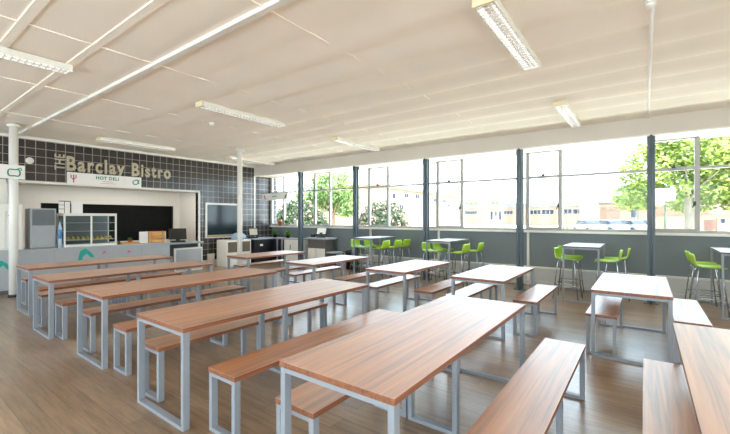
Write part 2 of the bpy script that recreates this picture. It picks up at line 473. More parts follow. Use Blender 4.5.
# right and front walls, out of view, with windows added to light the room
b = MB()
b.box(XR, XR+0.2, YF-0.2, YB+0.2, 0, 0.3); b.box(XR, XR+0.2, YF-0.2, YB+0.2, 3.15, ZC)
ry = [YF, -2.3, 0.4]
for y in ry: b.box(XR, XR+0.2, y-0.15, y+0.15, 0.3, 3.15)
b.box(XR, XR+0.2, 0.5, YB+0.2, 0.3, 3.15)
struct(b.obj('wall_right', M['cream']))
b = MB()
for i in range(len(ry)-1):
    b.m(0).box(XR+0.06, XR+0.1, ry[i]+0.15, ry[i+1]-0.15, 1.95, 1.99)
    b.box(XR+0.05, XR+0.11, (ry[i]+ry[i+1])/2-0.03, (ry[i]+ry[i+1])/2+0.03, 0.3, 3.15)
    b.m(1).box(XR+0.078, XR+0.083, ry[i]+0.15, ry[i+1]-0.15, 0.3, 3.15)
struct(b.obj('window_%d' % (len(edges)+1), [M['winframe'], M['glass']]))  # glazing added in the unseen right wall to let in daylight
b = MB()
b.box(XL-0.14, XR+0.2, YF-0.2, YF, 0, 0.3); b.box(XL-0.14, XR+0.2, YF-0.2, YF, 3.15, ZC)
fx = [XL-0.14, -9.0, -6.6, -4.2, -1.8, 0.6, 3.0, XR+0.2]
for x in fx: b.box(x-0.15, x+0.15, YF-0.2, YF, 0.3, 3.15)
struct(b.obj('wall_front', M['cream']))
b = MB()
for i in range(len(fx)-1):
    b.box(fx[i]+0.15, fx[i+1]-0.15, YF-0.1, YF-0.06, 1.95, 1.99)
    b.box((fx[i]+fx[i+1])/2-0.03, (fx[i]+fx[i+1])/2+0.03, YF-0.11, YF-0.05, 0.3, 3.15)
b.m(1)
for i in range(len(fx)-1): b.box(fx[i]+0.15, fx[i+1]-0.15, YF-0.083, YF-0.078, 0.3, 3.15)
struct(b.obj('window_%d' % (len(edges)), [M['winframe'], M['glass']]))  # window row added behind the camera for extra daylight

# two white round columns
def column(x, y, r):
    global n
    c = sempty('trim_%d' % n); n += 1; c.location = (x, y, 0)
    s = MB(); s.lathe([(r, 0.0), (r, ZC)], n=24); s.obj('shaft', M['white'], c)
    s = MB(); s.lathe([(r+0.012, 0.0), (r+0.012, 0.05)], n=24); s.obj('base_ring', M['black'], c)
    s = MB(); s.lathe([(r+0.03, ZC-0.07), (r+0.03, ZC-0.01)], n=24)
    s.box(-r-0.07, -r, -0.03, 0.03, ZC-0.06, ZC-0.02); s.box(r, r+0.07, -0.03, 0.03, ZC-0.06, ZC-0.02)
    s.obj('collar', M['white'], c)
column(-9.98, 1.86, 0.072)
column(-8.75, 6.16, 0.065)

# ------------------------------------------------------------------ tables and benches
def loop(w, h, dy=0.05, lx=0.036, beam=0.026):
    """rectangular steel leg frame in the X-Z plane, centred on X and Y"""
    b = MB()
    b.box(-w/2, -w/2+lx, -dy/2, dy/2, 0, h, 0.003); b.box(w/2-lx, w/2, -dy/2, dy/2, 0, h, 0.003)
    b.box(-w/2+lx, w/2-lx, -dy/2, dy/2, 0, beam); b.box(-w/2+lx, w/2-lx, -dy/2, dy/2, h-beam, h)
    return b
def slab(w, L, z0, z1):
    b = MB()
    b.m(1).box(-w/2, w/2, 0, L, z0, z1-0.002, 0.0015)
    b.m(0).box(-w/2, w/2, 0, L, z1-0.002, z1)
    return b
def make_furniture(name, cat, part, w, L, h, mid, inset=0.004):
    """mid: width of the middle frame or None"""
    t = thing(name, 'x', cat)
    slab(w, L, h-0.034, h).obj(part, [M['wood'], M['edge']], t)
    fw = w - 2*inset
    for y in (inset+0.025, L-inset-0.025):
        loop(fw, h-0.034).obj('leg_frame', M['frame'], t, (0, y, 0))
    if mid: loop(mid, h-0.034).obj('leg_frame', M['frame'], t, (0, L/2, 0))
    return t
long_table = make_furniture('dining_table', 'table', 'tabletop', 0.76, 2.28, 0.75, 0.40)
short_table = make_furniture('dining_table', 'table', 'tabletop', 0.72, 1.62, 0.75, None)
long_bench = make_furniture('bench', 'bench', 'seat', 0.32, 2.2, 0.46, 0.31)
tucked_bench = make_furniture('bench', 'bench', 'seat', 0.32, 2.10, 0.46, 0.31)
short_bench = make_furniture('bench', 'bench', 'seat', 0.30, 1.46, 0.46, None)
used = set()
def put(proto, x, y, label, group, rz=0.0):
    if proto.name not in used:
        used.add(proto.name); proto.location = (x, y, 0); proto.rotation_euler = (0, 0, rz)
        proto['label'] = label; proto['group'] = group; return proto
    return dup(proto, (x, y, 0), rz, label, group)
GT, GB = 'wooden tables of the dining hall', 'wooden benches of the dining hall'
# near bank, from the servery towards the right edge
put(long_table, -8.19, 1.63, 'long wooden dining table standing closest to the grey servery counter', GT)
put(long_table, -6.47, 1.47, 'long wooden dining table second out from the servery counter', GT)
put(long_table, -4.82, 1.50, 'long wooden dining table third out from the servery counter', GT)
put(long_table, -3.06, 1.41, 'long dining table fourth from the servery, orange brown near end and white glare beyond', GT)
put(long_table, -1.27, 1.42, 'big dining table in the foreground with pinkish wood washed pale by window glare', GT)
put(long_table, 0.55, 1.45, 'cream looking dining table cut off by the right edge of the photo', GT)
put(long_bench, -8.98, 1.80, 'wooden bench between the servery counter and the table closest to it', GB)
put(long_bench, -7.58, 1.68, 'wooden bench on the room side of the table closest to the servery', GB)
put(tucked_bench, -7.02, 1.57, 'wooden bench tucked under the servery side of the second table out', GB)
put(tucked_bench, -6.1, 1.57, 'wooden bench tucked under the room side of the second table out', GB)
put(tucked_bench, -5.24, 1.60, 'wooden bench tucked under the servery side of the third table out', GB)
put(long_bench, -4.24, 1.58, 'wooden bench standing between the third and fourth tables, nearer the third', GB)
put(tucked_bench, -3.43, 1.51, 'wooden bench half under the servery side of the fourth table from the servery', GB)
put(long_bench, -2.41, 1.54, 'orange brown bench left of the foreground table, standing out in the aisle', GB)
put(tucked_bench, -1.645, 1.52, 'bench tucked under the left side of the foreground table, wood end showing', GB)
put(long_bench, -0.57, 1.54, 'bench right of the foreground table, wood fading to white glare at its far end', GB)
put(tucked_bench, 0.15, 1.55, 'bench tucked under the table cut off by the right photo edge', GB)
# far bank, beside the windows
put(short_table, -6.80, 4.72, 'shorter dining table behind the slim white column, closest to the tills', GT)
put(short_table, -4.92, 4.68, 'white glared dining table second from the tills in the window side row', GT)
put(short_table, -3.20, 4.82, 'white glared dining table in the middle of the window side row', GT)
put(short_table, -1.79, 4.89, 'white glared dining table second from the right in the window side row', GT)
put(short_table, -0.13, 4.92, 'dining table at the right end of the window side row, legs fully seen', GT)
put(short_bench, -7.55, 5.25, 'bench on the servery side of the table behind the white column', GB)
put(short_bench, -6.28, 5.10, 'brown bench on the room side of the table behind the white column', GB)
put(short_bench, -5.56, 5.04, 'white glared bench on the servery side of the second window side table', GB)
put(short_bench, -4.40, 5.15, 'bench on the room side of the second window side table', GB)
put(short_bench, -3.55, 4.90, 'white glared bench under the servery side of the middle window side table', GB)
put(short_bench, -2.66, 5.05, 'bench with brown near end standing right of the middle window side table', GB)
put(short_bench, -2.13, 4.97, 'white bench under the left side of the fourth window side table', GB)
put(short_bench, -1.275, 5.25, 'bench with a brown shadow patch right of the fourth window side table', GB)
put(short_bench, -0.40, 5.005, 'bench under the rightmost window side table, half white and half brown', GB)
put(short_bench, 0.40, 5.18, 'white bench on the right of the rightmost window side table', GB)

# ------------------------------------------------------------------ high tables and lime stools
def make_high_table():
    t = thing('high_table', 'x', 'table')
    w, L, h = 0.60, 1.25, 1.03
    b = MB(); b.m(1).box(-w/2, w/2, 0, L, h-0.03, h-0.002, 0.0015); b.m(0).box(-w/2, w/2, 0, L, h-0.002, h)
    b.obj('tabletop', [M['hightop'], M['drawer']], t)
    for y in (0.02, L-0.02): loop(w-0.006, h-0.03, 0.035, 0.03, 0.028).obj('leg_frame', M['frame'], t, (0, y, 0))
    return t
high = make_high_table()
def make_stool():
    t = thing('bar_stool', 'x', 'stool')
    # shell: seat pan rolling up into a low back at -X
    prof = [(0.20, 0.738), (0.185, 0.748), (0.10, 0.752), (0.0, 0.748), (-0.10, 0.75), (-0.155, 0.765), (-0.19, 0.80), (-0.212, 0.86), (-0.228, 0.93), (-0.236, 0.972)]
    b = MB(); N = 12; th = 0.012
    def ring(off):
        rows = []
        for i, (x, z) in enumerate(prof):
            if i == 0: d = Vector((prof[1][0]-x, prof[1][1]-z))
            elif i == len(prof)-1: d = Vector((x-prof[i-1][0], z-prof[i-1][1]))
            else: d = Vector((prof[i+1][0]-prof[i-1][0], prof[i+1][1]-prof[i-1][1]))
            d.normalize(); nx, nz = d.y, -d.x
            hw = 0.195 if i < 6 else 0.195 - 0.02*(i-5)/4
            if i == 0: hw = 0.17
            if i == len(prof)-1: hw = 0.14
            row = []
            for k in range(N+1):
                v = -1 + 2*k/N
                bowl = 0.018*v*v if i < 6 else 0.0
                fwd = 0.03*v*v*min(1, max(0, (i-4)/4))
                row.append(b.bm.verts.new((x + nx*off + fwd, v*hw, z + nz*off + bowl)))
            rows.append(row)
        return rows
    A, Bq = ring(0.0), ring(th)
    R = len(prof)
    for i in range(R-1):
        for k in range(N):
            for G in (A, Bq):
                f = b.bm.faces.new((G[i][k], G[i+1][k], G[i+1][k+1], G[i][k+1])); f.smooth = True
    for i in range(R-1):
        for k in (0, N): b.bm.faces.new((A[i][k], A[i+1][k], Bq[i+1][k], Bq[i][k]))
    for k in range(N):
        for i in (0, R-1): b.bm.faces.new((A[i][k], A[i][k+1], Bq[i][k+1], Bq[i][k]))
    b.obj('seat_shell', M['lime'], t)
    for sx in (-1, 1):
        for sy in (-1, 1):
            l = MB(); l.tube([(sx*0.12, sy*0.13, 0.738), (sx*0.145, sy*0.15, 0.68), (sx*0.215, sy*0.205, 0.0)], 0.0105, 8); l.obj('leg', M['chrome'], t)
    f = MB(); z = 0.27; a, c = 0.188, 0.183
    f.tube([(-a, -c, z), (a, -c, z)], 0.009, 8); f.tube([(-a, c, z), (a, c, z)], 0.009, 8)
    f.tube([(a, -c, z+0.02), (a, c, z+0.02)], 0.009, 8); f.tube([(-a, -c, z+0.02), (-a, c, z+0.02)], 0.009, 8)
    f.obj('footrest', M['chrome'], t)
    return t
stool = make_stool()
GS, GH = 'lime green bar stools by the windows', 'high tables along the windows'
spots = [(-5.95, 'the first high table', (8.18, 8.76), (8.16, 8.58, 8.99)),
         (-3.80, 'the second high table', (8.18, 8.76), (8.16, 8.8)),
         (-0.95, 'the third high table', (8.18, 8.72), (8.21, 8.77)),
         (1.24, 'the rightmost high table', (8.18, 8.75), (8.16, 8.75))]
tl = ['first high table from the left under the windows, nearest the tills', 'second high table from the left under the windows',
      'narrow high table under the long fixed panes, third from the left', 'high table cut off by the right edge under the windows']
words_n = {2: ('nearer the room', 'nearer the window'), 3: ('nearest the room', 'in the middle', 'nearest the window')}
for i, (x, nm, Ls, Rs) in enumerate(spots):
    put(high, x, 7.9, tl[i], GH)
    if i == 3: Rs = Rs[:1]
    for j, yy in enumerate(Ls):
        dx = -0.26
        if i == 3: dx = -0.42
        put(stool, x+dx+random.uniform(-.02, .02), yy, 'lime green bar stool left of %s under the windows, %s' % (nm, words_n[len(Ls)][j]), GS, random.uniform(-.08, .08))
    for j, yy in enumerate(Rs):
        w = words_n[len(Rs)][j] if len(Rs) > 1 else 'nearest the room'
        put(stool, x+0.40+(0, 0.1, 0.14)[j], yy, 'lime green bar stool right of %s under the windows, %s' % (nm, w), GS, PI+random.uniform(-.08, .08))

# ------------------------------------------------------------------ ceiling lights, detectors
def make_light():
    t = thing('ceiling_light', 'x', 'light')
    L, w = 1.70, 0.18
    b = MB(); b.box(-w/2, w/2, 0, L, -0.03, 0.0)
    b.box(-w/2, -w/2+0.012, 0, L, -0.075, -0.03); b.box(w/2-0.012, w/2, 0, L, -0.075, -0.03)
    b.obj('body', M['lampbody'], t)
    for y0, y1 in ((-0.012, 0.02), (L-0.02, L+0.012)):
        e = MB(); e.box(-w/2-0.004, w/2+0.004, y0, y1, -0.08, -0.0, 0.006); e.obj('end_cap', M['yellowcap'] if y0 < 0 else M['lampbody'], t)
    lo = MB(); k = 0.06
    for q in (-w/2+0.012, -0.016, 0.012, w/2-0.016): lo.box(q, q+0.004, 0.03, L-0.03, -0.074, -0.058)
    while k < L-0.04:
        lo.box(-w/2+0.01, w/2-0.01, k-0.003, k+0.003, -0.074, -0.058); k += 0.062
    lo.obj('louvre', M['alu'], t)
    for sx in (-0.05, 0.05):
        u = MB(); u.tube([(sx, 0.04, -0.045), (sx, L-0.04, -0.045)], 0.013, 10); u.obj('tube', M['tube'], t)
    return t
lamp = make_light()
lab = [(-1.08, 3.10, 'louvred ceiling light nearest the camera, high in the right half'), (-1.08, 6.62, 'louvred ceiling light close to the window beam, right of the middle posts'),
       (-5.65, -0.14, 'louvred ceiling light cut off by the left edge of the photo'), (-5.68, 3.25, 'ceiling light over the middle of the left tables, beside a small detector'),
       (-5.68, 6.50, 'ceiling light running up to the window beam left of the middle'),
       (-10.0, 3.30, 'faint ceiling light close above the gold wall lettering'), (-10.0, 6.62, 'faint ceiling light by the top of the slim white column')]
for x, y, l in lab:
    o = put(lamp, x, y, l, 'fluorescent lights under the ceiling'); o.location.z = ZC - 0.004
def make_detector():
    t = thing('smoke_detector', 'x', 'detector')
    s = MB(); s.lathe([(0.05, 0.0), (0.055, -0.015), (0.05, -0.025)], n=20); s.obj('base', M['white'], t)
    s = MB(); s.lathe([(0.042, -0.022), (0.04, -0.045), (0.02, -0.056), (0.004, -0.058)], n=20); s.obj('sensor_head', M['lampbody'], t)
    return t
det = make_detector()
for x, y, l in ((0.04, 4.03, 'round white smoke detector at the end of a ceiling conduit'), (-6.75, 4.12, 'small white smoke detector beside a ceiling light over the left tables')):
    o = put(det, x, y, l, 'smoke detectors on the ceiling'); o.location.z = ZC - 0.004
b = MB(); b.tube([(0.05, 4.07, ZC-0.014), (0.05, BULK_Y, ZC-0.014)], 0.014, 8); b.box(0.02, 0.08, BULK_Y-0.1, BULK_Y, ZC-0.035, ZC)
struct(b.obj('trim_%d' % n, M['white'])); n += 1

# ------------------------------------------------------------------ lettering
def text_mesh(s, size, ext, off=0.0, sx=1.0, space=1.0):
    cu = bpy.data.curves.new('txt', 'FONT'); cu.body = s; cu.size = size; cu.extrude = ext; cu.offset = off
    cu.space_character = space; cu.resolution_u = 4
    o = bpy.data.objects.new('txt', cu); COL.objects.link(o)
    bpy.context.view_layer.update()
    dg = bpy.context.evaluated_depsgraph_get()
    me = bpy.data.meshes.new_from_object(o.evaluated_get(dg))
    bpy.data.objects.remove(o); bpy.data.curves.remove(cu)
    for v in me.vertices: v.co.x *= sx
    return me
def extent(me):
    xs_ = [v.co.x for v in me.vertices]; zs = [v.co.y for v in me.vertices]
    return min(xs_), max(xs_), min(zs), max(zs)
def letters(parent, s, width, cap, mtx, material, ext=0.012, off=0.0, space=1.0):
    """each glyph a mesh part; width/cap in metres; mtx maps (along, up, out) to parent space"""
    ref = text_mesh(s, 1.0, 0.0, off, 1.0, space); a0, a1, _, _ = extent(ref); bpy.data.meshes.remove(ref)
    ref = text_mesh('B', 1.0, 0.0, off); _, _, c0, c1 = extent(ref); bpy.data.meshes.remove(ref)
    kx, ky = width/(a1-a0), cap/(c1-c0)
    for i, ch in enumerate(s):
        if ch == ' ': continue
        p = text_mesh(s[:i+1], 1.0, 0.0, off, 1.0, space); _, pr, _, _ = extent(p); bpy.data.meshes.remove(p)
        g = text_mesh(ch, 1.0, 1.0, off); g0, g1, _, _ = extent(g)
        dx = pr - g1 - a0
        for v in g.vertices:
            v.co = mtx @ Vector(((v.co.x+dx)*kx, (v.co.y-c0)*ky, v.co.z*ext))
        g.materials.clear(); g.materials.append(material); g.name = 'letter'
        o = bpy.data.objects.new('letter', g); COL.objects.link(o); o.parent = parent
# along = +Y, up = +Z, out = +X
WALLM = Matrix(((0, 0, 1, 0), (1, 0, 0, 0), (0, 1, 0, 0), (0, 0, 0, 1)))
t = thing('wall_lettering', 'large gold cut out lettering on the dark tiles above the servery', 'lettering', (XL, 3.06, 2.70))
letters(t, 'Barclay Bistro', 2.50, 0.36, Matrix.Translation((0.02, 0, 0)) @ WALLM, M['gold'], 0.018, 0.024, 1.2)
t = thing('wall_lettering', 'small gold lettering turned on its side left of the large words', 'lettering', (XL, 3.02, 2.70))
letters(t, 'THE', 0.38, 0.19, Matrix.Translation((0.02, 0, 0)) @ WALLM @ Matrix.Rotation(PI/2, 4, 'Z'), M['gold'], 0.018, 0.008, 1.1)

def ribbon(pts, r=0.008):
    b = MB(); b.tube(pts, r, 6); return b
# hanging sign boards
t = thing('sign_board', 'white sign board with a pink fork and green words over the servery', 'sign', (XL+0.03, 3.06, 2.37))
b = MB(); b.box(0, 0.03, 0, 1.68, 0, 0.30, 0.003); b.obj('panel', M['board'], t)
letters(t, 'HOT DELI', 0.52, 0.085, Matrix.Translation((0.031, 0.60, 0.165)) @ WALLM, M['green'], 0.003, 0.03, 1.15)
b = MB()
for k in range(3): b.tube([(0.032, 0.08+0.05*k, 0.24), (0.032, 0.08+0.05*k, 0.17), (0.032, 0.13, 0.13)], 0.011, 6)
b.tube([(0.032, 0.13, 0.14), (0.032, 0.13, 0.05)], 0.012, 6); b.obj('fork_mark', M['pink'], t)
b = MB(); b.box(0.03, 0.033, 0.75, 0.98, 0.115, 0.126); b.obj('small_print', M['pink'], t)
b = MB(); b.box(0.03, 0.033, 0.70, 1.06, 0.07, 0.079); b.obj('small_print', M['pink'], t)
b = MB(); b.tube([(0.032, 1.54+0.075*math.cos(a)*(1+.2*math.sin(3*a)), 0.16+0.07*math.sin(a+.4)) for a in [k*2*PI/14 for k in range(15)]], 0.012, 6)
b.tube([(0.032, 1.48, 0.20), (0.032, 1.57, 0.22), (0.032, 1.62, 0.12)], 0.01, 6); b.obj('leaf_mark', M['green'], t)
t = thing('sign_board', 'white sign board with a green outline mark in front of the left column', 'sign', (-9.87, 0.42, 2.31))
b = MB(); b.box(0, 0.03, 0, 1.58, 0, 0.27, 0.003); b.obj('panel', M['board'], t)
b = MB(); b.tube([(0.032, 1.42+0.09*math.cos(a), 0.12+0.075*math.sin(a)+.015*math.sin(3*a)) for a in [k*2*PI/16 for k in range(17)]], 0.012, 6)
b.tube([(0.032, 1.46, 0.19), (0.032, 1.52, 0.22), (0.032, 1.53, 0.17)], 0.01, 6); b.obj('fruit_mark', M['green'], t)

t = thing('sign_board', 'small cream sign board hanging in front of the corner window', 'sign', (-10.74, BULK_Y-0.06, 2.16))
b = MB(); b.box(0, 1.28, 0, 0.03, 0, 0.23, 0.003); b.obj('panel', M['board'], t)
for x in (0.2, 1.08):
    b = MB(); b.tube([(x, 0.015, 0.23), (x, 0.09, BULK_Z-2.16)], 0.004, 6); b.obj('hanger_wire', M['frame'], t)
b = MB(); b.tube([(0.13, -0.002, 0.18), (0.10, -0.002, 0.13), (0.13, -0.002, 0.08), (0.17, -0.002, 0.05)], 0.022, 6); b.obj('red_mark', M['red'], t)
b = MB(); b.tube([(0.50+0.03*k, -0.002, 0.12+0.022*math.sin(k*1.7)) for k in range(9)], 0.011, 6); b.obj('script_mark', M['dark_print'], t)
b = MB(); b.tube([(1.15, -0.002, 0.05), (1.18, -0.002, 0.12), (1.22, -0.002, 0.16)], 0.02, 6); b.obj('leaf_mark', M['dark_print'], t)
# oval white sounder on tiles
t = thing('wall_sounder', 'small white oval fitting on the dark tiles left of the lettering', 'fitting', (XL, 2.38, 2.86))
b = MB(); b.tube([(0.0, 0, 0), (0.02, 0, 0), (0.045, 0, 0)], 0.06, 16, True, [0.062, 0.062, 0.035]); o = b.obj('cover', M['white'], t)
b = MB(); b.tube([(0.0, 0, 0), (0.012, 0, 0)], 0.075, 16); b.obj('back_plate', M['lampbody'], t)

# ------------------------------------------------------------------ servery counter and what stands on it
CX, CZ = -10.35, 0.89
t = thing('servery_counter', 'long grey servery counter with teal leaf motifs in front of the opening', 'counter', (CX, -1.0, 0))
L = 6.12
b = MB(); b.box(-0.78, -0.03, 0.02, L-0.02, 0.08, CZ-0.03)
for y in (0.02, 0.9, 1.8, 2.7, 3.6, 4.5, 5.4): b.box(-0.031, -0.024, y, min(y+0.9, L-0.02)-0.012, 0.09, CZ-0.035)
b.obj('counter_body', M['counter'], t)
b = MB(); b.box(-0.8, 0.0, 0, L, CZ-0.03, CZ, 0.004); b.obj('worktop', M['countertop'], t)
b = MB(); b.box(-0.74, -0.07, 0.05, L-0.05, 0, 0.08); b.obj('plinth', M['drawer'], t)
def motif(y, z, s, col, name='leaf_motif'):
    b = MB()
    pts = [(0.0, -0.12), (0.03, 0.02), (0.10, 0.06), (0.17, 0.0), (0.22, -0.08), (0.17, -0.09), (0.12, -0.02), (0.07, -0.06), (0.05, -0.14)]
    b.prism([(y+s*p, z+s*q) for p, q in pts], -0.024, -0.019, 'X'); b.obj(name, M[col], t)
motif(4.02, 0.76, 1.5, 'teal'); motif(4.52, 0.74, 0.35, 'pink'); motif(2.62, 0.62, 1.3, 'teal'); motif(5.05, 0.72, 0.4, 'pink')

t = thing('cabinet', 'white appliance cabinet standing on the counter behind the left column', 'cabinet', (-10.55, 1.0, CZ))
b = MB(); b.box(-0.5, -0.02, 0, 1.13, 0, 0.95, 0.012); b.obj('body', M['white'], t)
for y0, y1 in ((0.03, 0.84), (0.86, 1.10)):
    d = MB(); d.box(-0.02, 0.0, y0, y1, 0.04, 0.80, 0.006); d = d.obj('door', M['white'], t)
    if y0 > 0.5:
        h = MB(); h.box(0.0, 0.03, y0+0.02, y0+0.12, 0.70, 0.725, 0.004); h.obj('handle', M['black'], d)
b = MB(); b.box(-0.02, 0.002, 0.03, 1.10, 0.83, 0.92, 0.004); b.obj('fascia', M['white'], t)

t = thing('cabinet', 'grey steel appliance with a louvred upper panel beside the display case', 'appliance', (-10.55, 2.24, CZ))
b = MB(); b.box(-0.45, -0.02, 0, 0.44, 0, 0.87, 0.01); b.obj('body', M['steelgrey'], t)
b = MB(); b.box(-0.02, -0.004, 0.03, 0.41, 0.02, 0.48, 0.005); b.obj('lower_panel', M['steelgrey'], t)
b = MB(); b.box(-0.02, -0.010, 0.03, 0.41, 0.50, 0.84)
for k in range(12): b.box(-0.012, 0.0, 0.04, 0.40, 0.515+k*0.027, 0.53+k*0.027)
b.obj('louvre_panel', M['louvre'], t)

t = thing('display_case', 'glass fronted chilled display case in a white frame on the counter', 'display case', (-10.50, 2.80, CZ))
W, H, D = 1.06, 0.77, 0.52
b = MB()
b.box(-D, 0, 0, W, 0, 0.05); b.box(-D, 0, 0, W, H-0.06, H)
for y in (0, W/2-0.016, W-0.032): b.box(-0.032, 0, y, y+0.032, 0.05, H-0.06)
for y in (0, W-0.032): b.box(-D, -D+0.032, y, y+0.032, 0.05, H-0.06)
b.obj('frame', M['cream'], t)
b = MB(); b.box(-D+0.03, -D+0.04, 0.03, W-0.03, 0.05, H-0.06); b.obj('back_panel', M['louvre'], t)
b = MB(); b.box(-0.02, -0.016, 0.03, W-0.03, 0.05, H-0.06); b.obj('front_glass', M['glass'], t)
b = MB(); b.box(-D+0.03, -0.03, 0.012, 0.016, 0.05, H-0.06); b.obj('end_glass', M['glass'], t)
b = MB(); b.box(-D+0.03, -0.03, W-0.016, W-0.012, 0.05, H-0.06); b.obj('end_glass', M['glass'], t)
for z in (0.14, 0.34, 0.54):
    b = MB(); b.box(-D+0.04, -0.04, 0.033, W-0.033, z, z+0.012); b.obj('shelf', M['steelgrey'], t)
def make_sandwich():
    t = thing('sandwich', 'wrapped sandwich in the row on the lowest shelf of the display case', 'sandwich', (0, 0, 0), 0, 'sandwiches in the display case')
    b = MB(); b.prism([(0, 0), (0.075, 0), (0.0375, 0.075)], -0.1, 0.0, 'X'); b.obj('bread', M['bread'], t)
    b = MB(); b.prism([(0.01, 0.025), (0.065, 0.025), (0.06, 0.035), (0.015, 0.035)], 0.0, 0.004, 'X'); b.obj('filling', M['leaf'], t)
    return t
sw = make_sandwich()
for k in range(10):
    loc = (-10.56, 2.87+0.094*k, CZ+0.152)
    if k == 0: sw.location = loc
    else: dup(sw, loc)
t = thing('price_card', 'white menu card with a ruled grid standing on the display case', 'card', (-10.62, 2.74, CZ+H+0.001))
b = MB(); b.box(-0.015, 0, 0, 0.22, 0, 0.28); b.obj('card', M['board'], t)
b = MB()
for y0, y1, z0, z1 in ((0.0, 0.22, 0.262, 0.28), (0.205, 0.22, 0, 0.28), (0.095, 0.107, 0, 0.27), (0, 0.1, 0.09, 0.1), (0, 0.1, 0.18, 0.19)): b.box(0.0, 0.003, y0, y1, z0, z1)
b.obj('grid_lines', M['dark_print'], t)
t = thing('price_card', 'plain white menu card standing beside the ruled one on the display case', 'card', (-10.62, 2.975, CZ+H+0.001))
b = MB(); b.box(-0.015, 0, 0, 0.215, 0, 0.27); b.obj('card', M['board'], t)
b = MB(); b.box(-0.08, -0.015, 0.03, 0.19, 0, 0.012); b.obj('foot', M['board'], t)
# dark roller shutter
t = thing('roller_shutter', 'black ribbed roller shutter closing the hatch behind the counter', 'shutter', (KX, 2.85, 0.86))
b = MB(); z = 0.0
while z < 1.07:
    b.box(-0.1, -0.08, 0.0, 3.41, z, z+0.066, 0.003); z += 0.068
b.box(-0.115, -0.09, 0, 3.41, 0, 1.09); b.obj('slats', M['shutter'], t)
b = MB(); b.box(-0.105, -0.03, 0, 0.03, 0, 1.08); b.box(-0.105, -0.03, 3.38, 3.41, 0, 1.08); b.obj('guide_rail', M['black'], t)
# counter goods
t = thing('tray', 'shallow pale wooden tray on the counter under the small plant', 'tray', (-10.72, 3.97, CZ))
b = MB(); b.box(0, 0.26, 0, 0.40, 0, 0.012); b.obj('base', M['crate'], t)
for q in ((0, 0.012, 0, 0.40), (0.248, 0.26, 0, 0.40), (0.012, 0.248, 0, 0.012), (0.012, 0.248, 0.388, 0.40)):
    b = MB(); b.box(*q, 0.012, 0.045); b.obj('rim', M['crate'], t)
def plant(name, label, loc, r, h, leaves, size, potmat, spread=0.07):
    t = thing(name, label, 'plant', loc)
    p = MB(); p.lathe([(r*0.75, 0), (r, h*0.9), (r*1.06, h*0.9), (r*1.06, h), (r*0.9, h), (r*0.85, h*0.85)], n=16); p.obj('pot', potmat, t)
    f = MB()
    for k in range(leaves):
        a = random.uniform(0, 2*PI); e = random.uniform(0.3, 1.3); q = size*random.uniform(0.7, 1.2)
        d = Vector((math.cos(a)*math.cos(e), math.sin(a)*math.cos(e), math.sin(e))); s_ = Vector((-math.sin(a), math.cos(a), 0))
        o = Vector((0, 0, h*0.9)); m_ = o + d*q*0.55; tp = o + d*q + Vector((0, 0, -0.12*q))
        f.face([o-s_*q*0.04, m_-s_*q*0.14, tp, m_+s_*q*0.14, o+s_*q*0.04])
    f.obj('leaves', M['leaf'], t)
plant('potted_plant', 'small round potted succulent on the wooden tray', (-10.58, 4.19, CZ+0.0125), 0.055, 0.07, 46, 0.10, M['terracotta'])
t = thing('display_card', 'white framed card standing between the plant tray and wooden crate', 'card', (-10.60, 4.42, CZ))
b = MB(); b.box(-0.018, 0, 0, 0.215, 0, 0.30, 0.004); b.obj('frame', M['board'], t)
b = MB(); b.box(0.0, 0.003, 0.02, 0.195, 0.02, 0.28); b.obj('sheet', M['white'], t)
t = thing('crate', 'orange wooden crate with slatted front at the right end of the counter', 'crate', (-10.60, 4.66, CZ))
for z in (0.0, 0.10, 0.20):
    b = MB(); b.box(-0.012, 0, 0, 0.42, z+0.004, z+0.092, 0.002); b.obj('slat', M['crate'], t)
for y in (0, 0.405):
    b = MB(); b.box(-0.22, -0.012, y, y+0.015, 0, 0.30); b.obj('end_panel', M['crate'], t)
b = MB(); b.box(-0.23, -0.22, 0, 0.42, 0, 0.30); b.obj('back_panel', M['crate'], t)
for y in (0.05, 0.34):
    b = MB(); b.box(0, 0.01, y, y+0.03, 0, 0.29); b.obj('batten', M['ledge'], t)
t = thing('box', 'narrow white box standing against the right side of the crate', 'box', (-10.62, 5.09, CZ))
b = MB(); b.box(-0.2, 0, 0.0, 0.02, 0, 0.29, 0.004); b.obj('carton', M['white'], t); b = MB(); b.box(-0.19, -0.01, 0.001, 0.019, 0.285, 0.295); b.obj('lid', M['paleblue'], t)
t = thing('jar', 'small dark jar on the counter right of the display case', 'jar', (-10.52, 3.91, CZ))
b = MB(); b.lathe([(0.03, 0), (0.035, 0.01), (0.035, 0.055), (0.026, 0.068)], n=14); b.obj('body', M['bushleaf'], t)
b = MB(); b.lathe([(0.028, 0.068), (0.028, 0.085)], n=14); b.obj('lid', M['black'], t)
t = thing('bottle', 'blue labelled bottle squeezed between the steel appliance and display case', 'bottle', (-10.52, 2.735, CZ))
b = MB(); b.lathe([(0.034, 0), (0.036, 0.02), (0.036, 0.42), (0.015, 0.53), (0.014, 0.58)], n=16); b.obj('body', M['paleblue'], t)
b = MB(); b.lathe([(0.0375, 0.2), (0.0375, 0.40)], n=16); b.obj('blue_label', M['bluelabel'], t)
b = MB(); b.lathe([(0.017, 0.58), (0.017, 0.61)], n=16); b.obj('cap', M['green'], t)

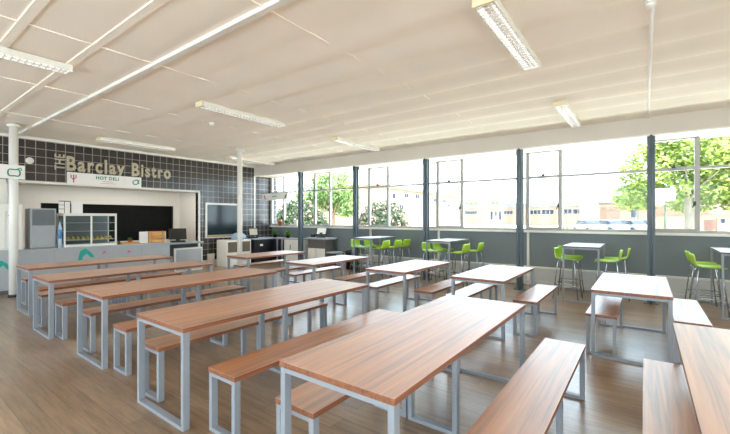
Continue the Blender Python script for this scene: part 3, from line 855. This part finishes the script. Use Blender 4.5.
# till stand at the end of the counter
t = thing('till_stand', 'white cupboard with dark drawer carrying the till beside the opening', 'cupboard', (-10.75, 5.30, 0))
b = MB(); b.box(-0.5, 0, 0.10, 0.96, 0, 0.68, 0.004); b.obj('cupboard', M['cream'], t)
b = MB(); b.box(0, 0.015, 0.16, 0.92, 0.05, 0.64, 0.004); b.obj('door', M['counter'], t)
b = MB(); b.box(-0.5, -0.01, 0.0, 0.78, 0.69, 0.80); b.obj('drawer', M['black'], t)
b = MB(); b.box(-0.5, 0.03, -0.02, 0.98, 0.80, 0.85, 0.004); b.obj('worktop', M['countertop'], t)
b = MB(); b.box(-0.08, 0.0, -0.0, 0.09, 0, 0.69); b.obj('leg', M['black'], t)
def till(label, loc, rz, w, h, face, tilt=-0.35):
    t = thing('till', label, 'till', loc, rz)
    b = MB(); b.box(-0.14, 0.12, -w/2+0.04, w/2-0.04, 0, 0.05, 0.006); b.obj('base', M['black'], t)
    b = MB(); b.box(-0.03, 0.03, -0.05, 0.05, 0.05, 0.16); b.obj('neck', M['black'], t)
    R = Matrix.Translation((0.04, 0, 0.09)) @ Matrix.Rotation(tilt, 4, 'Y')
    b = MB(); b.box(-0.03, 0.0, -w/2, w/2, 0, h, 0.008, R); o = b.obj('monitor', M['black'], t)
    b = MB(); b.box(0.0, 0.004, -w/2+0.025, w/2-0.025, 0.025, h-0.025, 0, R); b.obj('screen', face, o)
till('black touchscreen till on the white cupboard beside the servery opening', (-10.85, 5.56, 0.85), -0.35, 0.46, 0.33, M['screendark'])

# framed hatch on the tiles
t = thing('wall_hatch', 'dark closed hatch in a white frame on the tiled wall', 'hatch', (XL, 6.66, 0.90))
W, H = 1.27, 1.14
b = MB()
b.box(0, 0.04, 0, 0.06, 0, H); b.box(0, 0.04, W-0.06, W, 0, H); b.box(0, 0.04, 0.06, W-0.06, H-0.06, H); b.box(0, 0.04, 0.06, W-0.06, 0, 0.03)
b.obj('frame', M['white'], t)
b = MB(); b.box(0.0, 0.012, 0.06, W-0.06, 0.10, H-0.06); b.obj('dark_panel', M['screen'], t)
b = MB(); b.box(0.0, 0.07, 0.06, W-0.06, 0.03, 0.10, 0.004); b.obj('wood_ledge', M['ledge'], t)
t = thing('socket_box', 'white socket box at the foot of the tiled wall', 'socket', (XL+0.016, 6.72, 0.2))
b = MB(); b.box(0, 0.05, 0, 0.24, 0, 0.2, 0.006); b.obj('box', M['white'], t)
for y in (0.05, 0.13):
    b = MB(); b.box(0.05, 0.056, y, y+0.06, 0.07, 0.13, 0.002); b.obj('outlet', M['lampbody'], t)

# low cabinet beyond the column
t = thing('cabinet', 'low cream cabinet with brown panels behind the slim white column', 'cabinet', (-10.6, 6.98, 0))
b = MB(); b.box(-0.55, 0, 0, 0.92, 0, 0.84, 0.005); b.obj('body', M['cream'], t)
for y in (0.05, 0.50):
    b = MB(); b.box(0, 0.012, y, y+0.37, 0.45, 0.78, 0.003); b.obj('upper_panel', M['brownpanel'], t)
    b = MB(); b.box(0, 0.012, y, y+0.37, 0.05, 0.40, 0.003); b.obj('lower_panel', M['cream'], t)
# crumpled pale bag on it
t = thing('bag', 'crumpled pale blue plastic bag heaped on the low cream cabinet', 'bag', (-10.8, 7.55, 0.84))
b = MB(); g = bmesh.ops.create_icosphere(b.bm, subdivisions=3, radius=1.0)
for v in g['verts']:
    k = 1 + 0.18*math.sin(7*v.co.x+3*v.co.z)*math.cos(6*v.co.y+v.co.z*4)
    v.co = Vector((v.co.x*0.17*k, v.co.y*0.24*k, max(-0.6, v.co.z)*0.14*k + 0.086))
    if v.co.z < 0: v.co.z = 0
for f in b.bm.faces: f.smooth = True
b.obj('sack', M['paleblue'], t)
b = MB(); b.lathe([(0.02, 0.2), (0.03, 0.26), (0.055, 0.31), (0.05, 0.32)], n=10); b.obj('gathered_neck', M['paleblue'], t)

# corner counter with dark front
t = thing('corner_counter', 'corner counter with black front and white cupboards under the first window', 'counter', (0, 0, 0))
b = MB(); b.prism([(-11.25, 7.95), (-10.5, 7.95), (-10.5, 8.75), (-9.14, 8.75), (-9.14, 9.22), (-11.25, 9.22)], 0.82, 0.86); b.obj('worktop', M['countertop'], t)
b = MB(); b.prism([(-11.22, 7.98), (-10.53, 7.98), (-10.53, 8.78), (-9.98, 8.78), (-9.98, 9.2), (-11.22, 9.2)], 0.0, 0.82); b.obj('dark_body', M['black'], t)
b = MB(); b.box(-10.53, -10.515, 8.08, 8.5, 0.1, 0.78, 0.003); b.obj('panel', M['black'], t)
b = MB(); b.box(-9.97, -9.15, 8.79, 9.2, 0.0, 0.82); b.obj('cupboard', M['cream'], t)
for x0, x1 in ((-9.95, -9.6), (-9.56, -9.2)):
    d = MB(); d.box(x0, x1, 8.775, 8.79, 0.06, 0.79, 0.003); d = d.obj('door', M['cream'], t)
    h = MB(); h.box(x1-0.05, x1-0.035, 8.755, 8.775, 0.5, 0.65); h.obj('handle', M['drawer'], d)
for x in (-10.30, -10.05):
    b = MB(); b.box(x-0.03, x+0.03, 8.755, 8.785, 0, 0.82); b.obj('upright', M['frame'], t)
b = MB(); b.box(-10.514, -10.511, 8.2, 8.32, 0.6, 0.66); b.obj('label_plate', M['board'], t)
till('black till with a beige back on the corner counter', (-10.78, 8.12, 0.86), -0.1, 0.34, 0.26, M['beige'], -0.2)
plant('potted_plant', 'leafy green plant on the corner counter under the first window', (-10.6, 8.93, 0.86), 0.07, 0.1, 60, 0.2, M['black'])
plant('potted_plant', 'low spreading green plant further right on the corner counter', (-9.95, 8.95, 0.86), 0.08, 0.08, 60, 0.2, M['black'])
t = thing('bottle', 'white pump bottle on the corner counter beside the steel post', 'bottle', (-9.4, 8.95, 0.86))
b = MB(); b.lathe([(0.04, 0), (0.042, 0.01), (0.042, 0.14), (0.016, 0.17), (0.014, 0.2)], n=16); b.obj('body', M['white'], t)
b = MB(); b.tube([(0, 0, 0.2), (0, 0, 0.25), (0.05, 0, 0.25)], 0.008, 8); b.obj('pump', M['white'], t)
# pots on the sill
zs_ = SILL+0.05
plant('potted_plant', 'orange pot with a small plant on the sill of the first window', (-10.72, 9.26, zs_), 0.075, 0.17, 20, 0.08, M['terracotta'])
plant('potted_plant', 'bushy green plant in a pale pot on the window sill', (-10.36, 9.26, zs_), 0.06, 0.1, 60, 0.18, M['beige'])
t = thing('box', 'tall white box standing on the sill of the first window', 'box', (-9.86, 9.24, zs_))
b = MB(); b.box(-0.09, 0.09, -0.04, 0.04, 0, 0.2, 0.004); b.obj('carton', M['white'], t); b = MB(); b.box(-0.092, 0.092, -0.042, 0.042, 0.2, 0.225, 0.003); b.obj('lid', M['board'], t)

# second counter unit
t = thing('counter_unit', 'white cupboard unit with a dark drawer right of the first steel post', 'cupboard', (0, 0, 0))
b = MB(); b.box(-8.84, -8.06, 8.80, 9.22, 0, 0.87); b.obj('carcass', M['drawer'], t)
b = MB(); b.box(-8.86, -7.98, 8.74, 9.24, 0.87, 0.92, 0.004); b.obj('worktop', M['countertop'], t)
b = MB(); b.box(-8.83, -8.08, 8.782, 8.80, 0.60, 0.85, 0.003); b.obj('drawer', M['drawer'], t)
for x0, x1 in ((-8.83, -8.47), (-8.45, -8.08)):
    d = MB(); d.box(x0, x1, 8.782, 8.80, 0.06, 0.58, 0.003); d.obj('door', M['cream'], t)
till('till with a pale tilted screen on the unit right of the first post', (-8.42, 8.99, 0.92), -PI/2+0.5, 0.34, 0.26, M['white'], -0.5)
t = thing('card_reader', 'small black card reader beside the till with the pale screen', 'card reader', (-8.72, 8.92, 0.92))
b = MB(); b.box(-0.05, 0.05, -0.06, 0.06, 0, 0.10, 0.01); b.obj('body', M['black'], t)
b = MB(); b.box(-0.035, 0.035, -0.064, -0.06, 0.05, 0.09); b.obj('screen', M['screen'], t)
t = thing('side_table', 'low pale grey side table beyond the cupboard unit', 'table', (-7.75, 8.9, 0))
b = MB(); b.box(-0.2, 0.2, -0.2, 0.2, 0.46, 0.5, 0.004); b.obj('tabletop', M['countertop'], t)
for sx in (-1, 1):
    for sy in (-1, 1):
        b = MB(); b.box(sx*0.18-0.015, sx*0.18+0.015, sy*0.18-0.015, sy*0.18+0.015, 0, 0.46); b.obj('leg', M['drawer'], t)
t = thing('bin', 'black bin with a domed lid against the grey wall by the tills', 'bin', (-7.18, 9.0, 0))
b = MB(); b.lathe([(0.15, 0), (0.19, 0.5), (0.2, 0.52)], n=20); b.obj('body', M['black'], t)
b = MB(); b.lathe([(0.205, 0.52), (0.2, 0.56), (0.12, 0.62), (0.02, 0.64)], n=20); b.obj('lid', M['black'], t)

# ------------------------------------------------------------------ outside
A_ = math.atan(280/378)
CA, SA = math.cos(A_), math.sin(A_)
def at(px, d, z=0.0):
    """world spot seen in photo column px at depth d along the view axis"""
    r = (px-365)/378*d
    return Vector((r*CA - d*SA, r*SA + d*CA, z))
def zp(py, d): return 1.55 + (218-py)*d/378
b = MB(); b.box(-240, 160, YB+0.2, 260, -0.4, -0.15); b.obj('ground', M['asphalt'])['kind'] = 'structure'
def building(name, label, px0, px1, d0, ytop, walls, depth, windows, roofmat, roofh, d1=None):
    d1 = d1 or d0
    P, Q = at(px0, d0), at(px1, d1)
    v = (Q-P); Lg = v.length; ang = math.atan2(v.y, v.x)
    h = zp(ytop, d0)+0.15
    t = thing(name, label, 'building', (P.x, P.y, -0.15), ang)
    b = MB(); b.box(0, Lg, 0, depth, 0, h); b.obj('wall', walls, t)
    if roofh > 0:
        b = MB(); b.prism([(-0.3, h), (depth+0.3, h), (depth/2, h+roofh)], -0.3, Lg+0.3, 'X'); b.obj('roof', roofmat, t)
    else:
        b = MB(); b.box(-0.2, Lg+0.2, -0.25, depth+0.2, h, h-roofh); b.obj('roof', roofmat, t)
    def along(px):      # where the sight line of a photo column meets the facade
        r0, r1 = (px0-365)/378*d0, (px1-365)/378*d1; t_ = (px-365)/378
        u = (t_*d0-r0)/((r1-r0)-t_*(d1-d0)); return u*Lg, d0+(d1-d0)*u
    for (p0, p1, ya, yb) in windows:
        x0, e0 = along(p0); x1, e1 = along(p1); e = (e0+e1)/2
        za, zb = zp(yb, e)+0.15, zp(ya, e)+0.15
        f = MB(); f.box(x0, x1, -0.06, 0.02, za, zb); f = f.obj('window', M['farframe'], t)
        g = MB(); k = max(1, round((x1-x0)/max(0.3, (zb-za)*0.8)))
        for q in range(k):
            u0 = x0+(x1-x0)*q/k; u1 = x0+(x1-x0)*(q+1)/k
            g.box(u0+0.08, u1-0.08, -0.09, -0.05, za+0.08, zb-0.08)
        g.obj('pane', M['farpane'], f)
    return t
building('school_block', 'long low pale brick block with a strip of windows across the yard', 455, 617, 105, 208.6, M['brick'], 10,
         [(463, 477, 211, 214.5), (504, 513, 210.5, 214.5), (530, 541, 210, 214.5), (542, 554, 209.5, 214.5), (564, 572, 209, 214), (573, 583, 209, 214), (584, 598, 208.5, 214)], M['roof'], -0.9, 74)
building('entrance_block', 'small pale red porch projecting from the low brick block', 488, 503, 84, 208, M['brick'], 4, [(490, 493, 211, 220), (494.5, 497, 211, 216), (498.5, 501.5, 211, 220)], M['roof'], -0.3)
building('rendered_house', 'tall cream rendered building receding behind the left centre panes', 380, 459, 40, 187, M['render'], 9,
         [(392, 395, 193, 199), (404, 408, 193, 198), (415, 419, 194, 199), (433, 436, 198, 202), (442, 446, 199, 203), (424, 428, 205, 210), (399, 403, 204, 210), (447, 450, 204, 207)], M['rooftile'], -0.35, 62)
building('white_house', 'small white house with dark windows beside the long brick block', 599, 614, 66, 203, M['render'], 6, [(600.5, 605, 208, 215), (607, 612, 208, 215)], M['roof'], -0.3)
building('brick_house', 'brown brick house behind the parked cars', 620, 694, 58, 207, M['brickdark'], 5, [(630, 636, 209, 218), (659, 665, 210, 218)], M['rooftile'], -0.4)
building('bungalow', 'pale tiled bungalow beyond the fence at the right edge', 713, 790, 33, 214, M['render'], 7, [(719, 725, 218, 224)], M['rooftile'], 1.7)

def tree(name, label, px, d, ztrunk, r0, blobs, leafmat, barkmat, nleaf, size, cat='tree', extra=None):
    p = at(px, d); t = thing(name, label, cat, (p.x, p.y, -0.15), A_)
    b = MB(); b.tube([(0, 0, 0), (0.05, 0.03, ztrunk*0.5), (0.0, 0.1, ztrunk), (0.15, 0.1, ztrunk*1.3)], r0, 10, True, [r0*1.25, r0, r0*0.85, r0*0.5])
    for k in range(5):
        a = k*1.3
        b.tube([(0, 0.08, ztrunk*0.9), (math.cos(a)*ztrunk*0.25, math.sin(a)*ztrunk*0.25, ztrunk*1.25), (math.cos(a)*ztrunk*0.5, math.sin(a)*ztrunk*0.5, ztrunk*1.5)], r0*0.4, 7, True, [r0*0.5, r0*0.3, r0*0.12])
    b.obj('trunk', barkmat, t)
    f = MB(); tot = sum(q[3]*q[4] for q in blobs)
    for (bx, by, bz, rx, rz_) in blobs:
        f.leaves((bx, by, bz), (rx, rx, rz_), int(nleaf*rx*rz_/tot), size, 0.35)
    f.obj('foliage', leafmat, t)
    if extra:
        f = MB()
        for (bx, by, bz, rx, rz_) in blobs: f.leaves((bx, by, bz), (rx*1.03, rx*1.03, rz_*1.03), int(extra[1]*rx*rz_/tot), size*0.9, 0.85)
        f.obj('blossom', extra[0], t)
    return t
tree('broadleaf_tree', 'large bright lime green tree filling the right hand panes', 689, 26, 3.2, 0.26,
     [(-2.5, 0.5, 5.0, 1.75, 1.9), (0, 0, 6.4, 2.3, 2.2), (2.4, 0.5, 5.8, 2.4, 2.6), (4.8, 1, 5.2, 2.4, 2.8), (-1.3, 0, 3.7, 1.2, 1.0), (1.5, 0, 3.9, 1.6, 1.2), (3.6, 0, 3.3, 1.5, 1.3), (-1.2, 1, 7.4, 1.6, 1.5), (-2.9, 1.5, 3.2, 1.3, 1.0), (1.9, 2, 2.9, 1.6, 0.9)], M['limeleaf'], M['bark'], 26000, 0.27)
tree('broadleaf_tree', 'mid green tree behind the pink flowered bush by the first bays', 333, 30, 2.0, 0.16,
     [(0, 0, 4.2, 1.7, 1.5), (-1.2, 0.5, 3.2, 1.2, 1.1), (1.0, 0.3, 2.9, 1.2, 1.2), (-2.5, 1, 2.6, 1.2, 1.2)], M['midleaf'], M['darkbark'], 5000, 0.24)
tree('broadleaf_tree', 'sparse pale tree showing above the second window bay', 312, 42, 3.0, 0.15,
     [(0, 0, 5.6, 1.6, 1.3), (1.4, 0, 4.6, 1.2, 1.0), (-1.5, 0.5, 4.8, 1.2, 1.0)], M['midleaf'], M['darkbark'], 900, 0.24)
tree('flowering_bush', 'rounded dark bush with pink blossom in the third window bay', 383, 21, 0.5, 0.08,
     [(0, 0, 1.45, 1.35, 1.25), (-0.8, 0.2, 1.0, 0.8, 1.0), (0.8, 0.1, 1.0, 0.8, 1.0)], M['bushleaf'], M['darkbark'], 7000, 0.16, 'bush', (M['blossom'], 800))
tree('flowering_bush', 'dark green bush with pale blossom behind the first steel post', 298, 22, 0.5, 0.08,
     [(0, 0, 1.55, 1.3, 1.3), (-0.8, 0.2, 1.15, 0.8, 1.1), (0.9, 0.1, 1.2, 0.85, 1.05)], M['bushleaf'], M['darkbark'], 7000, 0.16, 'bush', (M['blossom'], 600))
for px, l, s in ((466, 'distant tree top left over the low brick block', 1.15), (487, 'taller distant tree over the middle of the low block', 1.3), (508, 'distant tree over the low block beside the fourth post', 1.4), (538, 'faint small distant tree over the windowed block', 1.25)):
    tree('distant_tree', l, px, {466: 122, 487: 134, 508: 146, 538: 134}[px], 3.0*s, 0.25, [(0, 0, 5.0*s, 3.2*s, 2.2*s), (2.5*s, 0, 4.4*s, 2.2*s, 1.8*s), (-2.4*s, 0, 4.2*s, 2.2*s, 1.7*s)], M['distleaf'], M['darkbark'], 1400, 0.7, 'tree')
tree('broadleaf_tree', 'mid green tree left of the sign board beside the brown house', 638, 50, 3.0, 0.2,
     [(0, 0, 5.0, 1.9, 1.6), (1.2, 0, 3.9, 1.4, 1.1), (-1.0, 0, 3.8, 1.3, 1.0)], M['limeleaf'], M['bark'], 3000, 0.3)
# strappy plant just outside the window
p = at(566, 10.6); t = thing('strappy_plant', 'strappy arching plant growing right outside the fifth bay', 'plant', (p.x, p.y, -0.15))
b = MB(); b.lathe([(0.14, 0), (0.2, 1.15), (0.22, 1.16), (0.22, 1.25)], n=16); b.obj('planter', M['render'], t)
for k in range(13):
    a = k*2*PI/13 + 0.2; l_ = random.uniform(0.35, 0.62)
    s_ = Vector((-math.sin(a), math.cos(a), 0))*0.03; pts = []
    for q in range(7):
        u = q/6; pts.append(Vector((math.cos(a)*l_*u, math.sin(a)*l_*u, 1.25+0.85*u-0.75*u*u*(0.5+l_))))
    b = MB()
    for q in range(6):
        w0, w1 = (1-q/6), (1-(q+1)/6)*1.0+0.02
        b.face([pts[q]-s_*w0, pts[q+1]-s_*w1, pts[q+1]+s_*w1, pts[q]+s_*w0])
    b.obj('blade', M['midleaf'], t)
# white sign box on a post
p = at(665, 20); t = thing('sign_board', 'white box sign on a thin post under the lime green tree', 'sign', (p.x, p.y, -0.15), -0.3)
b = MB(); b.box(-0.42, 0.42, -0.08, 0.08, zp(201, 20)+0.15, zp(188.5, 20)+0.15, 0.03); b.obj('panel', M['board'], t)
b = MB(); b.tube([(0, 0, 0), (0, 0, zp(201, 20)+0.16)], 0.035, 10); b.obj('post', M['bushleaf'], t)
# fence
p = at(704, 30); q = at(716, 30); v = q-p
t = thing('fence', 'short reddish wooden fence panel near the bungalow', 'fence', (p.x, p.y, -0.15), math.atan2(v.y, v.x))
for k in range(9):
    b = MB(); b.box(v.length*k/9, v.length*(k+0.92)/9, -0.02, 0.02, 0, 1.55); b.obj('board', M['fence'], t)
b = MB(); b.box(0, v.length, 0.02, 0.06, 1.2, 1.3); b.obj('rail', M['fence'], t)
b = MB(); b.box(v.length, v.length+0.1, -0.05, 0.05, 0, 1.7); b.obj('fence_post', M['darkbark'], t)
# cars
def make_car():
    t = thing('car', 'x', 'car')
    b = MB(); b.prism([(-2.1, 0.35), (-2.15, 0.75), (-1.95, 0.9), (-1.1, 0.98), (1.35, 0.98), (2.0, 0.85), (2.1, 0.6), (2.05, 0.35)], -0.82, 0.82, 'Y'); b.obj('body', M['carbody'], t)
    b = MB(); b.prism([(-1.25, 0.98), (-0.75, 1.42), (0.75, 1.46), (1.45, 0.98)], -0.72, 0.72, 'Y'); c = b.obj('cabin', M['winglass'], t)
    b = MB(); b.prism([(-0.78, 1.41), (-0.7, 1.47), (0.7, 1.5), (0.8, 1.45)], -0.7, 0.7, 'Y'); b.obj('roof', M['carbody'], t)
    for x in (-1.3, 1.3):
        for y in (-0.8, 0.8):
            b = MB(); b.tube([(x, y-0.1, 0.32), (x, y+0.1, 0.32)], 0.32, 16); b.obj('wheel', M['tyre'], t)
    return t
car = make_car()
cl = ['leftmost silver car of the parked row in front of the white house', 'second silver car of the parked row', 'silver car parked just left of the fifth steel post', 'silver car parked below the white box sign', 'silver car parked beside the pale tree trunk']
for i, px in enumerate((588, 610, 632, 654)):
    p = at(px, 44); o = put(car, p.x, p.y, cl[i], 'cars parked across the yard', PI/2+A_); o.location.z = -0.15
# picnic table
p = at(337, 26); t = thing('picnic_table', 'wooden picnic table on the grass left of the second post', 'table', (p.x, p.y, -0.15), 0.4)
b = MB(); b.box(-0.9, 0.9, -0.38, 0.38, 0.72, 0.77); b.obj('tabletop', M['crate'], t)
for y in (-0.7, 0.7):
    b = MB(); b.box(-0.9, 0.9, y-0.14, y+0.14, 0.43, 0.47); b.obj('bench_seat', M['crate'], t)
for x in (-0.6, 0.6):
    b = MB(); b.box(x-0.04, x+0.04, -0.82, 0.82, 0.36, 0.43); b.tube([(x, -0.7, 0), (x, -0.25, 0.72)], 0.045, 6); b.tube([(x, 0.7, 0), (x, 0.25, 0.72)], 0.045, 6); b.obj('leg', M['crate'], t)
# unused prototypes never happen: every prototype has been placed once

# ------------------------------------------------------------------ light
w = bpy.data.worlds.new('World'); S.world = w; w.use_nodes = True
nt = w.node_tree; bg = nt.nodes['Background']
tc = nt.nodes.new('ShaderNodeTexCoord'); sp = nt.nodes.new('ShaderNodeSeparateXYZ'); rp = nt.nodes.new('ShaderNodeValToRGB')
nt.links.new(tc.outputs['Generated'], sp.inputs[0]); nt.links.new(sp.outputs['Z'], rp.inputs['Fac'])
rp.color_ramp.elements[0].position = 0.0; rp.color_ramp.elements[0].color = (0.72, 0.86, 1.0, 1)
rp.color_ramp.elements[1].position = 0.5; rp.color_ramp.elements[1].color = (0.64, 0.82, 1.0, 1)
nt.links.new(rp.outputs['Color'], bg.inputs['Color'])
bg.inputs['Strength'].default_value = 3.5
sun = bpy.data.lights.new('sun', 'SUN'); sun.energy = 9.0; sun.angle = 0.02; sun.color = (1.0, 0.95, 0.86)
so = bpy.data.objects.new('sun', sun); COL.objects.link(so); so.location = (0, -30, 40)
so.rotation_euler = Vector((-0.5, 0.12, -0.86)).to_track_quat('-Z', 'Y').to_euler()
def portal(x0, x1, y, z0, z1, ry):
    l = bpy.data.lights.new('window_daylight', 'AREA'); l.shape = 'RECTANGLE'; l.size = x1-x0; l.size_y = z1-z0
    l.cycles.is_portal = True
    o = bpy.data.objects.new('window_daylight', l); COL.objects.link(o)
    o.location = ((x0+x1)/2, y, (z0+z1)/2); o.rotation_euler = (ry, 0, 0)
portal(XL, XR, YB+0.3, SILL, HEAD+0.1, -PI/2)
portal(XL, XR, YF-0.3, 0.3, 3.15, PI/2)
l = bpy.data.lights.new('window_daylight', 'AREA'); l.shape = 'RECTANGLE'; l.size = 5.3; l.size_y = 2.85; l.cycles.is_portal = True
o = bpy.data.objects.new('window_daylight', l); COL.objects.link(o); o.location = (XR+0.3, -2.3, 1.72); o.rotation_euler = (0, PI/2, 0); o.rotation_euler = (PI/2, 0, PI/2)

kl = bpy.data.lights.new('servery_added_fill', 'AREA'); kl.shape = 'RECTANGLE'; kl.size = 0.12; kl.size_y = 3.6; kl.energy = 9; kl.color = (1, 0.94, 0.84)  # unseen fill light added under the soffit to brighten the kitchen recess
ko = bpy.data.objects.new('servery_added_fill', kl); COL.objects.link(ko); ko.location = (-11.6, 4.3, 2.365)
# ------------------------------------------------------------------ camera
cam = bpy.data.cameras.new('camera'); co = bpy.data.objects.new('camera', cam); COL.objects.link(co)
co.location = (0, 0, 1.55); co.rotation_euler = (PI/2, 0, A_)
cam.sensor_width = 36; cam.lens = 36*378/730; cam.shift_y = 1/730; cam.clip_start = 0.05; cam.clip_end = 500
S.camera = co
S.view_settings.view_transform = 'Standard'; S.view_settings.look = 'None'; S.view_settings.gamma = 1.0
S.view_settings.use_curve_mapping = False
S.view_settings.exposure = 1.32
S.cycles.max_bounces = 12; S.cycles.diffuse_bounces = 8; S.cycles.transparent_max_bounces = 12
S.cycles.sample_clamp_indirect = 6.0
S.cycles.use_denoising = True
